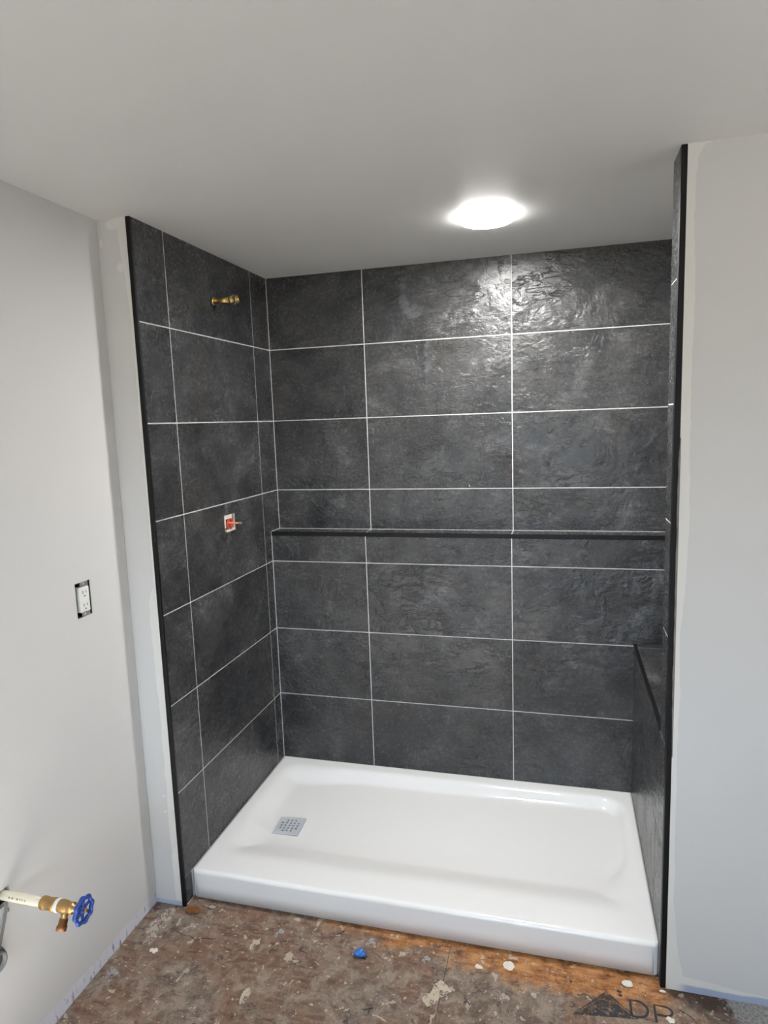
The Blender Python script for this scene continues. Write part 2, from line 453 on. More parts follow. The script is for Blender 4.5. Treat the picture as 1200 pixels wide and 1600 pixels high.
# ------------------------------------------------------------------ mesh helpers
class MB:
    def __init__(s):
        s.v, s.f, s.sm = [], [], []
    def poly(s, pts, smooth=False):
        i = len(s.v)
        s.v += [tuple(p) for p in pts]
        s.f.append(list(range(i, i + len(pts)))); s.sm.append(smooth)
    def box(s, a, b):
        x0, y0, z0 = a; x1, y1, z1 = b
        i = len(s.v)
        s.v += [(x0, y0, z0), (x1, y0, z0), (x1, y1, z0), (x0, y1, z0), (x0, y0, z1), (x1, y0, z1), (x1, y1, z1), (x0, y1, z1)]
        for q in ((0, 3, 2, 1), (4, 5, 6, 7), (0, 1, 5, 4), (1, 2, 6, 5), (2, 3, 7, 6), (3, 0, 4, 7)):
            s.f.append([i + k for k in q]); s.sm.append(False)
        return s
    def rings(s, rings, cap0=True, cap1=True, smooth=True, close=False):
        n = len(rings[0]); i = len(s.v)
        for r_ in rings:
            s.v += [tuple(p) for p in r_]
        m_ = len(rings)
        for k in range(m_ if close else m_ - 1):
            a, b = i + k * n, i + ((k + 1) % m_) * n
            for j in range(n):
                s.f.append([a + j, a + (j + 1) % n, b + (j + 1) % n, b + j]); s.sm.append(smooth)
        if cap0 and not close:
            s.f.append([i + j for j in reversed(range(n))]); s.sm.append(False)
        if cap1 and not close:
            s.f.append([i + (m_ - 1) * n + j for j in range(n)]); s.sm.append(False)
        return s
    def lathe(s, prof, o, d, n=24, smooth=True):
        """prof: (distance along d, radius)"""
        d = Vector(d).normalized(); o = Vector(o)
        u = d.orthogonal().normalized(); w = d.cross(u)
        rr = [[o + d * t + (u * math.cos(2 * PI * j / n) + w * math.sin(2 * PI * j / n)) * max(r_, 1e-5) for j in range(n)] for t, r_ in prof]
        return s.rings(rr, smooth=smooth)
    def tube(s, pts, rad, n=12):
        pts = [Vector(p) for p in pts]
        if not hasattr(rad, '__len__'):
            rad = [rad] * len(pts)
        rr = []; u = None
        for k, p in enumerate(pts):
            d = (pts[min(k + 1, len(pts) - 1)] - pts[max(k - 1, 0)]).normalized()
            u = d.orthogonal().normalized() if u is None else (u - d * u.dot(d)).normalized()
            w = d.cross(u)
            rr.append([p + (u * math.cos(2 * PI * j / n) + w * math.sin(2 * PI * j / n)) * rad[k] for j in range(n)])
        return s.rings(rr)
    def torus(s, o, d, R_, r_, n=32, m_=10):
        d = Vector(d).normalized(); o = Vector(o)
        u = d.orthogonal().normalized(); w = d.cross(u)
        rr = []
        for k in range(n):
            a = 2 * PI * k / n
            e_ = u * math.cos(a) + w * math.sin(a)
            rr.append([o + e_ * (R_ + r_ * math.cos(2 * PI * j / m_)) + d * r_ * math.sin(2 * PI * j / m_) for j in range(m_)])
        return s.rings(rr, close=True)
    def mesh(s, name):
        me = bpy.data.meshes.new(name)
        me.from_pydata(s.v, [], s.f)
        me.polygons.foreach_set('use_smooth', s.sm)
        bm = bmesh.new(); bm.from_mesh(me)
        bmesh.ops.remove_doubles(bm, verts=bm.verts, dist=1e-6)
        bmesh.ops.recalc_face_normals(bm, faces=bm.faces)
        bm.to_mesh(me); bm.free()
        return me
    def build(s, name, mat, parent=None, loc=None, bevel=0.0, seg=2):
        me = s.mesh(name)
        if bevel:
            bm = bmesh.new(); bm.from_mesh(me)
            es = [e_ for e_ in bm.edges if len(e_.link_faces) == 2 and e_.calc_face_angle(0) > 0.6]
            bmesh.ops.bevel(bm, geom=es, offset=bevel, segments=seg, profile=0.5, affect='EDGES', clamp_overlap=True)
            bm.to_mesh(me); bm.free()
        return link(name, me, mat, parent, loc)

def link(name, me, mat, parent=None, loc=None, rot=None):
    if mat is not None and not me.materials:
        me.materials.append(mat)
    o = bpy.data.objects.new(name, me)
    C.objects.link(o)
    if parent is not None:
        o.parent = parent
    if loc is not None:
        o.location = loc
    if rot is not None:
        o.rotation_euler = rot
    return o

def struct(o):
    o['kind'] = 'structure'
    return o

def thing(name, label, cat, loc, group=None):
    o = bpy.data.objects.new(name, None)
    o.empty_display_size = 0.05
    C.objects.link(o)
    o.location = loc
    return tag(o, label, cat, group)

def tag(o, label, cat, group=None):
    o['label'] = label; o['category'] = cat
    if group:
        o['group'] = group
    return o

def sheet(mb, origin, u, v, ul, vl, n, depth, holes=()):
    """a flat sheet with rectangular openings; n points out, the openings go back by depth"""
    origin, u, v, n = Vector(origin), Vector(u), Vector(v), Vector(n)
    us = sorted({0, ul} | {h[0] for h in holes} | {h[1] for h in holes})
    vs = sorted({0, vl} | {h[2] for h in holes} | {h[3] for h in holes})
    P = lambda a, b, d=0: origin + u * a + v * b - n * d
    for a0, a1 in zip(us, us[1:]):
        for b0, b1 in zip(vs, vs[1:]):
            if any(h[0] <= a0 and a1 <= h[1] and h[2] <= b0 and b1 <= h[3] for h in holes):
                continue
            mb.poly([P(a0, b0), P(a1, b0), P(a1, b1), P(a0, b1)])
            mb.poly([P(a0, b0, depth), P(a0, b1, depth), P(a1, b1, depth), P(a1, b0, depth)])
    for a0, a1, b0, b1 in list(holes) + [(0, ul, 0, vl)]:
        cs = [(a0, b0), (a1, b0), (a1, b1), (a0, b1)]
        for (p, q), (r_, t_) in zip(cs, cs[1:] + cs[:1]):
            mb.poly([P(p, q), P(r_, t_), P(r_, t_, depth), P(p, q, depth)])

# ------------------------------------------------------------------ setting: floor, ceiling, walls
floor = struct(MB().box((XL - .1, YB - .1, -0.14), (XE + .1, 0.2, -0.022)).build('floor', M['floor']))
seam = 0.910                                  # joint between two sheets of the subfloor
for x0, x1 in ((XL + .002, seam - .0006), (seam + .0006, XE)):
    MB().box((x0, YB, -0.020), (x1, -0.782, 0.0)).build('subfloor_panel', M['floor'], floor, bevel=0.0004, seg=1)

ceiling = struct(MB().box((XL - .1, YB - .1, CEIL), (XE + .1, 0.3, CEIL + .1)).build('ceiling', M['ceiling']))

# left drywall with the openings cut for the outlet and for the supply pipe
wall_left = MB()
sheet(wall_left, (XL, YB, 0), (0, 1, 0), (0, 0, 1), -YB - .852, CEIL, (1, 0, 0), 0.0125,
      holes=[(-1.0905 - YB, -1.0275 - YB, 1.086, 1.190), (-1.456 - YB, -1.424 - YB, 0.448, 0.492)])
wall_left.box((XL - .12, YB, 0), (XL - .09, -.852, CEIL))
wall_left = struct(wall_left.build('wall_left', M['drywall_side']))

# strip of drywall facing the room, left of the opening
struct(MB().box((XL - .12, YL, 0), (-.014, -.50, CEIL)).build('wall_front_left', M['drywall_left']))
# drywall right of the opening: the wing wall, its end runs back beside the bench
struct(MB().box((1.529, YR, 0), (XE + .1, -.722, CEIL)).build('wall_front_right', M['drywall_right']))
struct(MB().box((XE, YB, 0), (XE + .1, YR, CEIL)).build('wall_right', M['drywall']))

# rear wall behind the camera, with a window
wx0, wx1, wz0, wz1 = 0.35, 1.55, 0.85, 1.95
rear = MB()
sheet(rear, (XL, YB, 0), (1, 0, 0), (0, 0, 1), XE - XL, CEIL, (0, 1, 0), 0.10,
      holes=[(wx0 - XL, wx1 - XL, wz0, wz1)])
struct(rear.build('wall_rear', M['drywall']))
win = struct(thing('window_1', '', '', (0, 0, 0)))
del win['label'], win['category']
fr = MB()
for a, b in (((wx0, YB - .08, wz0), (wx0 + .05, YB - .03, wz1)), ((wx1 - .05, YB - .08, wz0), (wx1, YB - .03, wz1)),
             ((wx0 + .05, YB - .08, wz0), (wx1 - .05, YB - .03, wz0 + .05)), ((wx0 + .05, YB - .08, wz1 - .05), (wx1 - .05, YB - .03, wz1)),
             ((wx0 + .05, YB - .075, (wz0 + wz1) / 2 - .02), (wx1 - .05, YB - .035, (wz0 + wz1) / 2 + .02))):
    fr.box(a, b)
fr.build('window_frame', M['white_plastic'], win, bevel=0.003)
for z0, z1 in ((wz0 + .05, (wz0 + wz1) / 2 - .02), ((wz0 + wz1) / 2 + .02, wz1 - .05)):
    MB().box((wx0 + .05, YB - .058, z0), (wx1 - .05, YB - .054, z1)).build('window_pane', M['glass'], win)
pl = bpy.data.lights.new('window_portal', 'AREA')
pl.shape = 'RECTANGLE'; pl.size = wx1 - wx0; pl.size_y = wz1 - wz0
pl.cycles.is_portal = True
po = bpy.data.objects.new('window_portal', pl); C.objects.link(po)
po.location = ((wx0 + wx1) / 2, YB - .11, (wz0 + wz1) / 2); po.rotation_euler = (PI / 2, 0, 0)   # faces +y, into the room

# ------------------------------------------------------------------ tiling
TILE_CACHE = {}
def tile_mesh(w, h):
    key = (round(w, 4), round(h, 4))
    if key not in TILE_CACHE:
        mb = MB(); b = 0.0006; d = 0.007
        def rect(y, i):
            return [(-w / 2 + i, y, -h / 2 + i), (w / 2 - i, y, -h / 2 + i), (w / 2 - i, y, h / 2 - i), (-w / 2 + i, y, h / 2 - i)]
        mb.rings([rect(d, 0), rect(b, 0), rect(b * .3, b * .3), rect(0, b)], smooth=False)
        me = mb.mesh('tile'); me.materials.append(M['tile'])
        TILE_CACHE[key] = me
    return TILE_CACHE[key]

FACING = {'-y': (lambda a, c: (a, 0, c), (0, 0, 0)), '+x': (lambda a, c: (0, a, c), (0, 0, PI / 2)),
          '-x': (lambda a, c: (0, a, c), (0, 0, -PI / 2)), '+z': (lambda a, c: (a, c, 0), (-PI / 2, 0, 0))}
def tile(parent, facing, plane, a0, a1, c0, c1, g=(1, 1, 1, 1)):
    """a tile from a0..a1 along the wall and c0..c1 up it, each side drawn in by half a joint"""
    a0 += G * g[0]; a1 -= G * g[1]; c0 += G * g[2]; c1 -= G * g[3]
    f, rot = FACING[facing]
    p = list(f((a0 + a1) / 2, (c0 + c1) / 2))
    p[{'-y': 1, '+x': 0, '-x': 0, '+z': 2}[facing]] = plane
    return link('tile', tile_mesh(a1 - a0, c1 - c0), None, parent, p, rot)

GB = 0.0007            # the grout lies this far behind the tile faces

# back wall: lower part stands forward, the ledge on top of it
wall_back = MB().box((-.02, GB, 0), (XR + .02, .30, LEDGE - GB)).box((-.02, S + GB, LEDGE - GB), (XR + .02, .30, CEIL))
wall_back = struct(wall_back.build('wall_back', M['grout']))
cols = [0.0, A, A + TW, A + 2 * TW, XR]
for a0, a1 in zip(cols, cols[1:]):
    for k in range(4):
        tile(wall_back, '-y', 0.0, a0, a1, K[k], min(K[k + 1], LEDGE - .0170), (1, 1, 0 if k == 0 else 1, 0 if k == 3 else 1))
    for k in range(3, 7):
        tile(wall_back, '-y', S, a0, a1, max(K[k], LEDGE), K[k + 1], (1, 1, 1, 0 if k == 6 else 1))
    tile(wall_back, '+z', LEDGE, a0, a1, 0.0, S, (1, 1, 0, 1))

# left tiled wall with the opening for the shower valve
VY0, VY1, VZ0, VZ1 = -0.409, -0.325, 1.222, 1.290
wall_tile = MB()
sheet(wall_tile, (-GB, -.845, 0), (0, 1, 0), (0, 0, 1), .845 + S + .1, CEIL, (1, 0, 0), 0.010,
      holes=[(VY0 + .845, VY1 + .845, VZ0, VZ1)])
wall_tile.box((-.016, -.49, 0), (-.0114, .12, VZ0 - .06)).box((-.12, -.5, 0), (-.10, .3, CEIL))
wall_tile = struct(wall_tile.build('wall_alcove_left', M['grout']))
ycol = [-.842, -J1 - TW, -J1]
for k in range(7):
    t0 = (1, 1, 0 if k == 0 else 1, 0 if k == 6 else 1)
    tile(wall_tile, '+x', 0.0, ycol[0], ycol[1], K[k], K[k + 1], (0,) + t0[1:])
    if k != 3:
        tile(wall_tile, '+x', 0.0, ycol[1], ycol[2], K[k], K[k + 1], t0)
    if k < 3:
        tile(wall_tile, '+x', 0.0, ycol[2], 0.0, K[k], K[k + 1], t0)
    elif k > 3:
        tile(wall_tile, '+x', 0.0, ycol[2], S, K[k], K[k + 1], t0)
tile(wall_tile, '+x', 0.0, -.842, -.8025, 0.004, PAN, (0, 0, 0, 1))
# the tile beside the ledge is notched round it
nt = MB()
y0, y1, z0, z1 = -J1 + G, S - G, K[3] + G, K[4] - G
nt_prof = [(y0, z0), (-G, z0), (-G, LEDGE + G), (y1, LEDGE + G), (y1, z1), (y0, z1)]
nt.rings([[(-.007, a, b) for a, b in nt_prof], [(0, a, b) for a, b in nt_prof]], smooth=False)
nt.build('tile', M['tile'], wall_tile)
# the tile cut out for the valve
ht = MB()
y0, y1, z0, z1 = ycol[1] + G, ycol[2] - G, K[3] + G, K[4] - G
sheet(ht, (0, y0, z0), (0, 1, 0), (0, 0, 1), y1 - y0, z1 - z0, (1, 0, 0), 0.007,
      holes=[(VY0 - y0, VY1 - y0, VZ0 - z0, VZ1 - z0)])
ht.build('tile', M['tile'], wall_tile)

# end of the wing wall, tiled on its inner side, and the hidden end of the alcove
wing = struct(MB().box((WB + GB, -.815, 0), (1.529, -.722, CEIL)).build('wall_alcove_right', M['grout']))
for k in range(7):
    if k == 0:
        tile(wing, '-x', WB, -.8135, -.666, PAN, K[1], (0, 1, 0, 1))
    else:
        tile(wing, '-x', WB, -.8135, -.7215, K[k], K[k + 1], (0, 1 if k < 2 else 0, 1, 1 if k < 6 else 0))
tile(wing, '-x', WB, -.8135, -.8025, 0.004, PAN, (0, 0, 0, 1))
end = struct(MB().box((XR, -.722, 0), (XR + .06, S, CEIL)).build('wall_alcove_end', M['grout']))
for k in range(2, 7):
    tile(end, '-x', XR - .0012, -.72, S - .002, max(K[k], BENCH), K[k + 1])

# black edge profiles
def profile(name, a, b):
    return struct(MB().box(a, b).build(name, M['black'], bevel=0.0012))
profile('trim_1', (-.014, -.852, 0.0), (0.0006, -.8425, CEIL))
profile('trim_2', (WB - .0006, -.8375, 0.0), (1.529, -.8140, CEIL))
profile('trim_3', (0.0012, -.0014, LEDGE - .0170), (XR, .005, LEDGE + .0006))

# ragged mortar left beside the right-hand profile
mo = MB()
zs = [0.70 + 0.022 * i for i in range(40)]
rg = []
for z in zs:
    t_ = min(1, (z - .70) / .1, (zs[-1] - z) / .06)
    w_ = 0.0015 + max(0, t_) * (0.0030 + 0.0022 * random.random())
    x1 = 1.5305
    rg.append([(x1 - w_, -.8365, z), (x1 - w_ * .5, -.8375 - .0012 - .001 * random.random(), z), (x1, -.8385, z), (x1 + .0004, -.8365, z)])
mo.rings(rg, smooth=False)
mo.build('mortar_squeeze', M['mortar'], bpy.data.objects['wall_front_right'])

# ------------------------------------------------------------------ bench
bench = thing('shower_bench', 'low dark tiled bench with black edge, built in at the right end of the shower', 'bench', (WB, -.36, 0))
def rel(o, parent):
    o.location = Vector(o.location) - Vector(parent.location)
    return o
rel(MB().box((WB + GB, -.7215, 0), (XR - .004, GB - .002, BENCH - GB)).build('bench_core', M['grout'], bench), bench)
for t_ in (tile(bench, '-x', WB, -.666, 0.0, PAN, K[1], (1, 1, 0, 1)),
           tile(bench, '-x', WB, -.7215, 0.0, K[1], K[2] - .003, (0, 1, 1, 0)),
           tile(bench, '+z', BENCH, WB + .009, XR - .003, -.7215, -.043, (0, 0, 0, 1)),
           tile(bench, '+z', BENCH, WB + .009, XR - .003, -.043, 0.0, (0, 0, 1, 0))):
    rel(t_, bench)
rel(MB().box((WB - .0012, -.7205, K[2] - .0025), (WB + .009, -.0015, BENCH + .0006)).build('edge_trim', M['black'], bench, bevel=0.001), bench)

# ------------------------------------------------------------------ shower pan
def sdf(x, y):
    x0, x1, y0, y1, r_ = 0.020, 1.492, -0.715, -0.042, 0.10
    cx, cy = (x0 + x1) / 2, (y0 + y1) / 2
    qx = abs(x - cx) - (x1 - x0) / 2 + r_; qy = abs(y - cy) - (y1 - y0) / 2 + r_
    return -(math.hypot(max(qx, 0), max(qy, 0)) + min(max(qx, qy), 0) - r_)
def smooth(t):
    t = max(0, min(1, t)); return t * t * t * (t * (6 * t - 15) + 10)
DR = (0.2125, -0.4440)
def pan_z(x, y):
    d = sdf(x, y)
    wide = 0.060 + 0.060 * smooth((0.45 - x) / 0.35) + 0.115 * smooth((-0.35 - y) / 0.30)
    wide = min(wide, 0.17)
    dist = math.hypot(x - DR[0], y - DR[1])
    fl = 0.060 + 0.009 * min(1, dist / 1.2) + 0.012 * smooth((-0.42 - y) / 0.26)
    z = PAN + (fl - PAN) * smooth(d / wide)
    if d > 0:
        z = min(z, PAN)
    return z
pan = thing('shower_pan', 'wide white acrylic shower pan with a raised front curb on the bare floor', 'shower pan', (0.757, -.40, 0))
W0, W1, YF, RR = 0.0012, WB - .0012, -.801, 0.014
NX, NY = 190, 100
rows = []
for j in range(NY + 1):
    y = -0.0012 + (YF + RR + 0.0012) * j / NY
    rows.append((y, None))
for a in (15, 30, 45, 60, 75, 90):
    rows.append((YF + RR - RR * math.sin(math.radians(a)), PAN - RR * (1 - math.cos(math.radians(a)))))
rows += [(YF - .0015, 0.05), (YF - .002, 0.004), (YF + .012, 0.004)]
pm = MB(); grid = []
for (y, z) in rows:
    i0 = len(pm.v)
    tt = max(0, min(RR, (YF + RR) - y))
    ins = RR * .9 * (1 - math.sqrt(max(0, 1 - (tt / RR) ** 2)))
    for i in range(NX + 1):
        x = W0 + ins + (W1 - W0 - 2 * ins) * i / NX
        pm.v.append((x, y, pan_z(x, y) if z is None else z))
    grid.append(i0)
for a, b in zip(grid, grid[1:]):
    for i in range(NX):
        pm.f.append([a + i, b + i, b + i + 1, a + i + 1]); pm.sm.append(True)
# skirt at the two ends
for i in (0, NX):
    for a, b in zip(grid[:-2], grid[1:-1]):
        p, q = pm.v[a + i], pm.v[b + i]
        pm.poly([p, q, (q[0], q[1], 0.004), (p[0], p[1], 0.004)])
body = rel(pm.build('basin', M['acrylic'], pan), pan)
rel(MB().box((W0 + .004, -.784, -.018), (W1 - .004, -.752, 0.045)).build('base_rail', M['grey_dark'], pan), pan)

drain = MB(); n = 13; sz = 0.106; cell = sz / n; t_h = 0.004
def is_hole(i, j):
    a, b = i - 2, j - 2
    if a % 2 or b % 2 or not (0 <= a <= 8 and 0 <= b <= 8):
        return False
    return not (a in (0, 8) and b in (0, 8))
for i in range(n):
    for j in range(n):
        if is_hole(i, j):
            continue
        x0, y0 = -sz / 2 + i * cell, -sz / 2 + j * cell
        x1, y1 = x0 + cell, y0 + cell
        drain.poly([(x0, y0, t_h), (x1, y0, t_h), (x1, y1, t_h), (x0, y1, t_h)])
        drain.poly([(x0, y0, 0), (x0, y1, 0), (x1, y1, 0), (x1, y0, 0)])
        for di, dj, p, q in ((-1, 0, (x0, y1), (x0, y0)), (1, 0, (x1, y0), (x1, y1)), (0, -1, (x0, y0), (x1, y0)), (0, 1, (x1, y1), (x0, y1))):
            a, b = i + di, j + dj
            if not (0 <= a < n and 0 <= b < n) or is_hole(a, b):
                drain.poly([p + (0,), q + (0,), q + (t_h,), p + (t_h,)])
dr = drain.build('drain_cover', M['steel'], pan)
dr.location = Vector((DR[0], DR[1], 0.0645)) - pan.location
dr.rotation_euler = (0, math.radians(-1.2), math.radians(3))
dr['label'] = 'square perforated steel drain cover'
cup = MB().box((-.0505, -.0505, 0), (.0505, .0505, 0.0040)).build('drain_body', M['dark'], pan)
cup.location = Vector((DR[0], DR[1], 0.0602)) - pan.location
cup.rotation_euler = (0, math.radians(-1.2), math.radians(3))

# ------------------------------------------------------------------ ceiling lights
dl = thing('ceiling_downlight', 'lit round recessed ceiling light over the shower', 'light', (1.012, -.455, CEIL))
MB().lathe([(0, .0865), (.010, .0860), (.017, .0835), (.0195, .0800), (.0195, .0785), (.004, .0785)], (0, 0, 0), (0, 0, -1), 40).build('bloom_rim', M['rim'], dl)  # added glowing rim: stands in for bloom and brightens the nearby ceiling
MB().lathe([(.004, .078), (.0185, .078), (.0200, .060), (.0205, .030), (.0206, .001)], (0, 0, 0), (0, 0, -1), 40).build('lens', M['lens'], dl)
dl2 = thing('fill_globe', 'added fill globe hanging unseen from the ceiling behind the camera', 'light', (1.15, -3.3, CEIL))  # fill lamp added out of view to brighten the ceiling
MB().lathe([(0, .055), (.012, .055), (.020, .045), (.020, .012), (.16, .012), (.165, .022), (.20, .022)], (0, 0, 0), (0, 0, -1), 28).build('canopy', M['ring'], dl2)
MB().lathe([(.19 + .06 - .06 * math.cos(PI * i / 14), .06 * math.sin(PI * i / 14)) for i in range(15)], (0, 0, 0), (0, 0, -1), 28).build('globe', M['fill_lens'], dl2)
vl = thing('wall_lamp', 'globe wall lamp on the right wall of the room', 'light', (XE, -1.85, 1.75))
MB().lathe([(0, .05), (.012, .05), (.016, .045), (.016, .001)], (0, 0, 0), (-1, 0, 0), 28).build('back_plate', M['zinc'], vl)
MB().tube([(-.01, 0, 0), (-.08, 0, 0), (-.10, 0, .012), (-.10, 0, .03)], .008).build('arm', M['zinc'], vl)
MB().lathe([(.03 + .055 - .055 * math.cos(PI * i / 14), .055 * math.sin(PI * i / 14)) for i in range(15)], (-.10, 0, 0), (0, 0, 1), 28).build('globe', M['globe'], vl)

# ------------------------------------------------------------------ shower arm stub on the left tiled wall
arm = thing('shower_arm_stub', 'short brass pipe nipple sticking out high on the left tiled wall', 'pipe', (0, -.386, 2.083))
MB().lathe([(0.0002, .0135), (.004, .0150), (.007, .0150), (.009, .0125)], (0, 0, 0), (1, 0, 0), 20).build('collar', M['brass'], arm)
MB().lathe([(.008, .0105), (.074, .0105)], (0, 0, 0), (1, 0, 0), 20).build('pipe', M['brass'], arm)
en = MB().lathe([(.072, .0128), (.076, .0142), (.080, .0142), (.082, .0118), (.094, .0118), (.096, .0142), (.101, .0142), (.102, .0125), (.102, .007), (.097, .007)], (0, 0, 0), (1, 0, 0), 20)
en = en.build('end_fitting', M['brass'], arm)
for a in range(4):
    an = a * PI / 2 + .4
    MB().box((-.002, -.002, -.005), (.002, .002, .005)).build('lug', M['zinc'], en, loc=(.088, .0125 * math.cos(an), .0125 * math.sin(an)))

# ------------------------------------------------------------------ shower valve rough-in
vc = ((VY0 + VY1) / 2, (VZ0 + VZ1) / 2)
val = thing('shower_valve', 'unfinished shower valve with a red ring set in a square hole in the left tiles', 'valve', (0, vc[0], vc[1]))
hw, hh = (VY1 - VY0) / 2, (VZ1 - VZ0) / 2
bx = MB()
bx.box((-.060, -hw + .001, -hh + .001), (-.052, hw - .001, hh - .001))
bx.build('back_plate', M['dark'], val)
gd = MB()
for a, b in (((-.05, -hw + .002, -hh + .018), (.0008, -hw + .012, hh - .012)), ((-.05, -hw + .001, hh - .017), (.002, hw - .024, hh - .001)),
             ((-.05, -hw + .010, -hh + .001), (.003, hw - .004, -hh + .010)), ((-.05, hw - .005, -hh + .008), (.001, hw - .001, hh - .001))):
    gd.box(a, b)
gd.build('plaster_guard', M['guard'], val, bevel=0.002)
MB().lathe([(-.05, .019), (-.014, .019), (-.014, .001)], (0, .004, -.002), (1, 0, 0), 24).build('valve_body', M['copper'], val)
rg_ = MB().torus((-.004, .004, -.004), (1, 0, 0), .0185, .0046).build('retaining_ring', M['red'], val)
rg_['label'] = 'red ring'
MB().lathe([(-.014, .0075), (-.004, .0075), (-.002, .0042), (.040, .0036), (.040, .001)], (0, .006, -.001), (1, 0, 0), 16).build('stem', M['orange'], val)
MB().lathe([(.038, .0044), (.046, .0048), (.048, .004), (.048, .0005)], (0, .006, -.001), (1, 0, 0), 12).build('stem_tip', M['zinc'], val)
MB().box((-.004, .000, -hh - .016), (.0012, .005, -hh + .004)).build('wire_tail', M['dark'], val)

# ------------------------------------------------------------------ power outlet in the left drywall
oy, oz = -1.059, 1.138
ou = thing('power_outlet', 'white duplex power outlet without cover plate in the left drywall', 'outlet', (XL, oy, oz))
b_ = MB()
b_.box((-.062, -.031, -.051), (-.058, .031, .051)); b_.box((-.058, -.031, -.051), (-.002, -.029, .051)); b_.box((-.058, .029, -.051), (-.002, .031, .051))
b_.box((-.058, -.029, -.051), (-.002, .029, -.049)); b_.box((-.058, -.029, .049), (-.002, .029, .051))
b_.build('back_box', M['dark'], ou)
for s_ in (-1, 1):
    yo = MB()
    lo, hi = sorted((s_ * .036, s_ * .051)); yo.box((-.004, -.010, lo), (.0005, .022, hi))
    yo.build('mounting_ear', M['zinc'], ou, bevel=0.0012)
face = MB().box((-.030, -.0205, -.037), (.0045, .020, .037)).build('receptacle_face', M['white_plastic'], ou, bevel=0.0025)
for s_ in (-1, 1):
    zc = s_ * .019
    for dy, hgt in ((-.0065, .0045), (.0065, .0036)):
        MB().box((.0040, dy - .0010, zc + .003 - hgt), (.0048, dy + .0010, zc + .003 + hgt)).build('slot', M['dark'], face)
    MB().lathe([(0.0040, .0024), (.0048, .0024)], (0, 0, zc - .0085), (1, 0, 0), 12).build('ground_hole', M['dark'], face)
for z_, y_ in ((.0445, .004), (-.0445, .000)):
    sc_ = MB().lathe([(0, .0042), (.0022, .0042), (.0032, .003), (.0032, .0005)], (0, y_, z_), (1, 0, 0), 16).build('screw', M['zinc'], ou)
MB().lathe([(0, .0038), (.007, .0038), (.0075, .0005)], (-.014, -.0245, .018), (0, -1, 0), 12).build('terminal_screw', M['yellow'], ou)

# ------------------------------------------------------------------ stop valve on its supply pipe
sv = thing('stop_valve', 'brass stop valve with blue handwheel on a cream pipe from the left wall', 'valve', (XL, -1.440, .475))
MB().lathe([(-.08, .0118), (.128, .0118)], (0, 0, 0), (1, 0, 0), 24).build('supply_pipe', M['pipe'], sv)
cp = MB().lathe([(.116, .0145), (.119, .0160), (.128, .0160), (.131, .0150), (.146, .0150), (.149, .0165), (.158, .0165), (.160, .0145), (.160, .010)], (0, 0, 0), (1, 0, 0), 24)
cp.build('coupling', M['oldbrass'], sv)
MB().lathe([(.157, .0125), (.159, .0160), (.164, .0165), (.168, .0150), (.170, .0120)], (0, 0, 0), (1, 0, 0), 20).build('thread_tape', M['tape'], sv)
vb = MB().lathe([(.166, .0120), (.168, .0150), (.176, .0158), (.190, .0145), (.196, .0120), (.199, .0135), (.207, .0135), (.209, .009), (.224, .007), (.224, .001)], (0, 0, 0), (1, 0, 0), 20)
vb.build('valve_body', M['oldbrass'], sv)
sp = MB().tube([(.183, 0, -.006), (.183, -.006, -.022), (.183, -.012, -.032)], [.0095, .0085, .0085], 14)
sp.build('outlet_neck', M['oldbrass'], sv)
sp2 = MB().tube([(.183, -.008, -.026), (.183, -.015, -.038), (.183, -.0155, -.039), (.183, -.021, -.048)], [.0105, .0105, .0125, .0125], 16)
sp2.build('outlet_spout', M['copper'], sv)
# handwheel: scalloped rim, spokes and hub
hwl = MB(); rr = []
for k in range(64):
    a = 2 * PI * k / 64
    R_ = .0290 + .0022 * math.cos(8 * a)
    e_ = Vector((0, math.cos(a), math.sin(a)))
    rr.append([Vector((.236, 0, 0)) + e_ * (R_ + .0046 * math.cos(2 * PI * j / 10)) + Vector((.0058, 0, 0)) * math.sin(2 * PI * j / 10) for j in range(10)])
hwl.rings(rr, close=True)
wheel = hwl.build('handwheel', M['blue'], sv)
for k in range(6):
    a = 2 * PI * k / 6 + .3
    MB().tube([(.232, .007 * math.cos(a), .007 * math.sin(a)), (.236, .027 * math.cos(a), .027 * math.sin(a))], [.0042, .0034], 8).build('spoke', M['blue'], wheel)
MB().lathe([(.220, .0095), (.236, .0105), (.239, .008), (.239, .001)], (0, 0, 0), (1, 0, 0), 16).build('hub', M['blue'], wheel)
MB().lathe([(.2385, .0058), (.243, .0058), (.2445, .004), (.2445, .0005)], (0, 0, 0), (1, 0, 0), 6, smooth=False).build('wheel_nut', M['oldbrass'], sv)

# grey strap and pipe end at the photograph's left edge
st = thing('pipe_strap', 'grey metal strap running down from the hole round the supply pipe', 'strap', (XL, -1.44, .45))
sm_ = MB(); pr = [(.000, .002, .008), (.004, -.004, -.008), (.006, -.018, -.040), (.006, -.034, -.080), (.004, -.050, -.120)]
sm_.rings([[(x, y - .0055, z), (x, y + .0055, z + .002), (x + .0022, y + .0055, z + .002), (x + .0022, y - .0055, z)] for x, y, z in pr], smooth=False)
sm_.build('strap_band', M['grey'], st)
MB().lathe([(0.0002, .006), (.004, .006), (.006, .004), (.006, .0005)], (0.001, .000, -.016), (1, 0, .2), 10).build('rivet', M['zinc'], st)
pe = thing('drain_pipe_stub', 'grey pipe end with a ribbed nut below the stop valve', 'pipe', (XL, -1.502, .345))
MB().lathe([(0.0002, .024), (.030, .024), (.030, .018), (.004, .018)], (0, 0, 0), (1, 0, 0), 24).build('pipe', M['grey'], pe)
MB().lathe([(.004, .031), (.007, .033), (.018, .033), (.021, .031), (.021, .0245)], (0, 0, 0), (1, 0, 0), 8, smooth=False).build('nut', M['grey_dark'], pe)

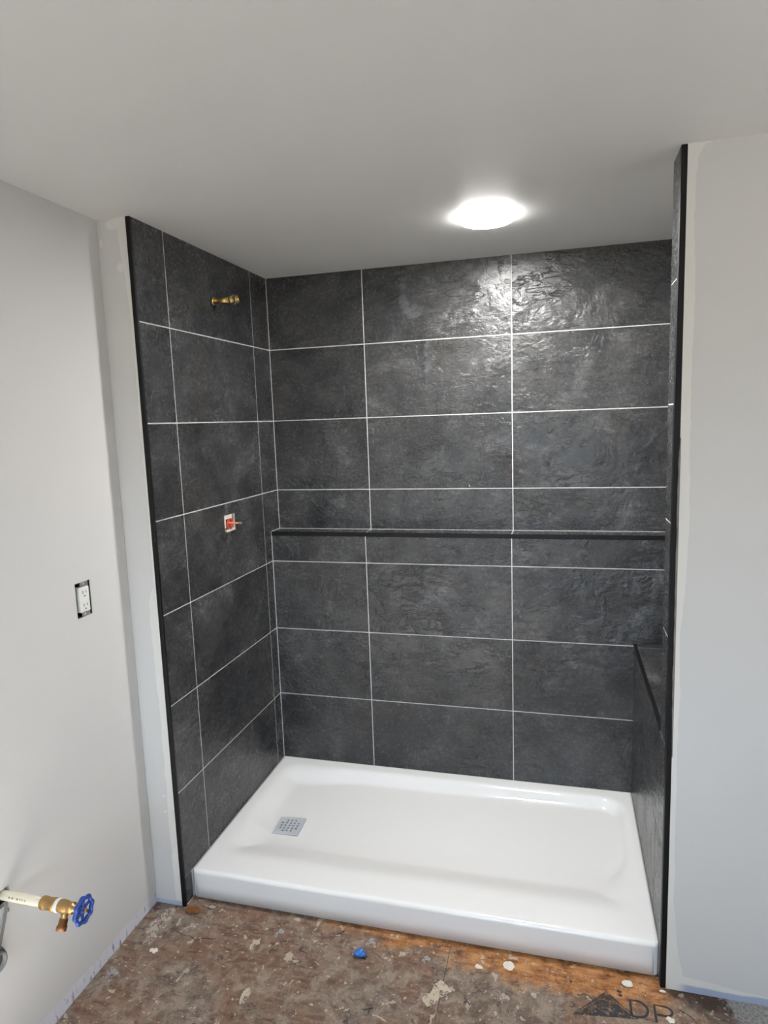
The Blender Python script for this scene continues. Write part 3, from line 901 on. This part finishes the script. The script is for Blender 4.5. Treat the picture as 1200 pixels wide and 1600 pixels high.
# ------------------------------------------------------------------ things lying on the floor
def splat(x, y, w, h, mat, label, rot=0.0, hgt=0.0022, rag=0.25, cat='splatter', name='compound_splatter', n=22):
    rnd = random.Random(label)
    ph = [rnd.random() * 6.28 for _ in range(4)]
    def rad(a):
        return 1 + rag * (.5 * math.sin(2 * a + ph[0]) + .4 * math.sin(3 * a + ph[1]) + .35 * math.sin(5 * a + ph[2]) + .3 * math.sin(8 * a + ph[3]))
    mb = MB(); rr_ = []
    for s_, z_ in ((1.0, 0.0002), (.96, hgt * .5), (.80, hgt * .85), (.45, hgt), (.02, hgt * .9)):
        ring = []
        for j in range(n):
            a = 2 * PI * j / n
            k_ = rad(a) * s_
            px, py = .5 * w * k_ * math.cos(a), .5 * h * k_ * math.sin(a)
            ring.append((px * math.cos(rot) - py * math.sin(rot), px * math.sin(rot) + py * math.cos(rot), z_ * (1 + .3 * (rnd.random() - .5)) if z_ > .0003 else z_))
        rr_.append(ring)
    mb.rings(rr_)
    o = mb.build(name, M[mat], loc=(x, y, 0))
    return tag(o, label, cat, 'dried splatters on the floor')

splat(1.091, -.856, .032, .036, 'white_chip', 'round speckled white splatter on orange board in front of the pan', rag=.12)
splat(.363, -1.130, .025, .055, 'cream', 'smooth upright oval cream splatter on the brown floor', hgt=.003, rag=.08)
splat(.906, -.985, .060, .050, 'cream', 'large faded cream splatter lying across the seam of the floor sheets', hgt=.0008, rag=.35)
splat(.885, -1.022, .046, .042, 'cream', 'round cream splatter touching the large faded one by the floor seam', hgt=.0012, rag=.2)
splat(.305, -.949, .026, .042, 'cream', 'jagged cream splatter beside the long dark crack in the floor', rag=.5)
splat(1.004, -.880, .022, .017, 'white_chip', 'small whitish splatter left of the round speckled white one', rag=.3)
splat(-.045, -.925, .062, .105, 'pink', 'widest pale pinkish smear on the floor in the corner below the left wall strip', rot=-.2, hgt=.0010, rag=.35)
splat(-.038, -.995, .034, .075, 'pink', 'narrow pinkish smear trailing from the widest smear in the left corner', rot=.1, hgt=.0009, rag=.4)
splat(.004, -1.043, .024, .022, 'white_chip', 'small white splatter at the tip of the pinkish smears', rag=.4)
splat(-.070, -1.150, .040, .052, 'greyspot', 'greyish white splatter close to the foot of the left drywall', rag=.45, hgt=.001)
splat(.663, -.866, .032, .028, 'greyspot', 'round grey splatter just behind the blue scrap', rag=.15, hgt=.001)
splat(.846, -.890, .026, .028, 'greyspot', 'squarish light grey splatter between the blue scrap and the floor seam', rag=.2, hgt=.0008)
splat(.364, -.889, .020, .048, 'greyspot', 'long grey streak near the left end of the pan', rot=-.25, rag=.3, hgt=.0008)
splat(.066, -.930, .028, .044, 'pink', 'pale splatter in front of the orange wood fragment', rot=-.5, rag=.4, hgt=.001)
splat(.147, -1.097, .018, .055, 'pink', 'slanted faint streak left of the smooth oval splatter', rot=-.3, rag=.35, hgt=.0008)
splat(1.085, -.973, .030, .038, 'pink', 'faint pale splatter right of the tile spacer in the bare floor', rag=.3, hgt=.0007)
splat(1.527, -.941, .020, .020, 'white_chip', 'small bright white splatter in front of the stamped letters', rag=.3, hgt=.002)

def chip(x, y, s_, label, mat, name='plaster_chip', cat='chip', flat=.35, seed=1, lift=0.0):
    rnd = random.Random(seed)
    bm = bmesh.new(); bmesh.ops.create_icosphere(bm, subdivisions=2, radius=1)
    ph = [Vector((rnd.uniform(-1, 1), rnd.uniform(-1, 1), rnd.uniform(-1, 1))).normalized() for _ in range(7)]
    for v in bm.verts:
        d_ = v.co.normalized(); k_ = 1.0
        for p_ in ph:
            k_ = min(k_, .72 / max(.05, d_.dot(p_))) if d_.dot(p_) > .62 else k_
        v.co = d_ * k_ * (1 + .08 * (rnd.random() - .5))
        v.co.x *= s_[0] / 2; v.co.y *= s_[1] / 2; v.co.z *= s_[2] / 2
    mn = min(v.co.z for v in bm.verts)
    for v in bm.verts:
        v.co.z -= mn - lift
    me = bpy.data.meshes.new(name); bm.to_mesh(me); bm.free()
    return tag(link(name, me, M[mat], loc=(x, y, 0)), label, cat)
chip(1.425, -.848, (.036, .026, .010), 'flat white plaster chip lying on orange board above the stamped letters', 'white_chip', seed=3)
chip(1.519, -.852, (.018, .010, .005), 'thin white plaster chip at the foot of the right black trim', 'white_chip', seed=5)
chip(.036, -.868, (.060, .040, .011), 'broken orange wood fragment at the foot of the left black trim', 'wood_chunk', 'wood_fragment', 'wood', seed=8)
chip(.092, -.838, (.030, .018, .010), 'pale crumb of mortar beside the left front corner of the pan', 'pink', 'mortar_crumb', 'crumb', seed=12)

# crumpled blue scrap with a torn dark tail
bm = bmesh.new(); bmesh.ops.create_icosphere(bm, subdivisions=3, radius=1)
rnd = random.Random(4)
ph = [Vector((rnd.uniform(-1, 1), rnd.uniform(-1, 1), rnd.uniform(-1, 1))).normalized() for _ in range(14)]
for v in bm.verts:
    d_ = v.co.normalized(); k_ = 1.0
    for i, p_ in enumerate(ph):
        k_ += (.42 if i % 2 else -.40) * max(0, d_.dot(p_)) ** 6
    v.co = Vector((d_.x * .0150 + .004 * d_.z, d_.y * .0150, d_.z * .0085)) * k_
mn = min(v.co.z for v in bm.verts)
for v in bm.verts:
    v.co.z -= mn
me = bpy.data.meshes.new('blue_scrap'); bm.to_mesh(me); bm.free()
bs = thing('blue_scrap', 'small crumpled blue plastic scrap on the floor before the pan', 'scrap', (.643, -.922, 0))
link('crumpled_film', me, M['bluescrap'], bs)
for dy, dl_ in ((.004, .012), (-.003, .009), (-.007, .010)):
    MB().tube([(.011, dy, .004), (.018, dy - .001, .0022), (.014 + dl_, dy - .001, .0014)], [.0011, .0010, .0007], 6).build('tail', M['dark'], bs)

# small tile spacers lost on the floor
def spacer(x, y, rz, label):
    o = thing('tile_spacer', label, 'spacer', (x, y, 0), 'tile spacers lost on the floor')
    o.rotation_euler = (0, 0, rz)
    MB().box((-.014, -.0016, 0.0002), (.014, .0016, .0040)).build('bar', M['grey_dark'], o, bevel=.0005, seg=1)
    MB().box((-.0016, -.0120, 0.0004), (.0016, -.0016, .0038)).build('cross_arm', M['grey_dark'], o, bevel=.0005, seg=1)
    return o
spacer(.987, -1.006, -.9, 'grey tile spacer lying right of the large faded cream splatter')
spacer(.721, -1.092, .5, 'grey tile spacer lying in the middle of the floor in front')
spacer(.558, -.846, .8, 'grey tile spacer lying close to the front of the white pan')
spacer(.676, -1.139, -1.1, 'grey tile spacer nearest the viewer on the brown floor')

# ------------------------------------------------------------------ stamp printed on the floor
def stroke(pts, w=.0072, closed=False):
    mb = MB(); pts = [Vector((p[0], p[1], 0)) for p in pts]
    L_, R_ = [], []
    n_ = len(pts)
    for k in range(n_):
        a = pts[(k - 1) % n_] if closed or k > 0 else pts[k]
        b = pts[(k + 1) % n_] if closed or k < n_ - 1 else pts[k]
        d_ = (b - a).normalized(); nn = Vector((-d_.y, d_.x, 0)) * w / 2
        L_.append(pts[k] + nn); R_.append(pts[k] - nn)
    for k in range(n_ if closed else n_ - 1):
        j = (k + 1) % n_
        up = Vector((0, 0, .0005)); lo = Vector((0, 0, .0001))
        mb.poly([L_[k] + up, R_[k] + up, R_[j] + up, L_[j] + up])
        mb.poly([L_[k] + up, L_[j] + up, L_[j] + lo, L_[k] + lo])
        mb.poly([R_[k] + lo, R_[j] + lo, R_[j] + up, R_[k] + up])
    return mb
def arc(cx, cy, rx, ry, a0, a1, n_=10):
    return [(cx + rx * math.cos(math.radians(a0 + (a1 - a0) * i / n_)), cy + ry * math.sin(math.radians(a0 + (a1 - a0) * i / n_))) for i in range(n_ + 1)]
Dp = [(1.4275, -.950), (1.4275, -.899)] + [(1.4275 + .018, -.899)] + arc(1.4455, -.9245, .026, .0255, 80, -80) + [(1.4455, -.950)]
stroke(Dp, closed=True).build('stamp_letter', M['solid_ink'], floor)
Pp = [(1.490, -.957), (1.490, -.901), (1.515, -.901)] + arc(1.515, -.916, .020, .015, 85, -85, 8) + [(1.494, -.931)]
stroke(Pp, .0066).build('stamp_letter', M['solid_ink'], floor)
stroke([(1.555, -.903), (1.580, -.918), (1.600, -.945)], .004).build('stamp_letter', M['ink'], floor)
# the worn triangular mark left of the letters: a dark frame with flecked filling
tri = [(1.366, -.890), (1.440, -.953), (1.278, -.975)]
stroke(tri, .013, closed=True).build('stamp_mark', M['ink'], floor)
cxy = (sum(p[0] for p in tri) / 3, sum(p[1] for p in tri) / 3)
tm = MB()
tm.poly([(cxy[0] + (p[0] - cxy[0]) * .86, cxy[1] + (p[1] - cxy[1]) * .86, .0004) for p in tri])
tm.build('stamp_mark', M['ink'], floor)
for q in ((1.262, -.872, .010), (1.395, -.876, .012), (1.398, -.888, .010)):
    stroke([(q[0], q[1]), (q[0] + q[2], q[1] - .003)], .009).build('stamp_mark', M['ink'], floor)
# long dark crack across the floor sheet on the left
ck = [(-.005, -.948), (.05, -.960), (.11, -.972), (.165, -.958), (.20, -.935), (.26, -.912), (.335, -.902)]
rnd = random.Random(21); path = []
for (ax_, ay_), (bx_, by_) in zip(ck, ck[1:]):
    for q in range(6):
        path.append((ax_ + (bx_ - ax_) * q / 6 + rnd.uniform(-.003, .003), ay_ + (by_ - ay_) * q / 6 + rnd.uniform(-.0035, .0035)))
for a_, b_, w_ in ((0, 11, .0016), (10, 20, .0030), (22, 36, .0018)):
    stroke(path[a_:b_], w_).build('floor_crack', M['ink'] if a_ != 10 else M['solid_ink'], floor)
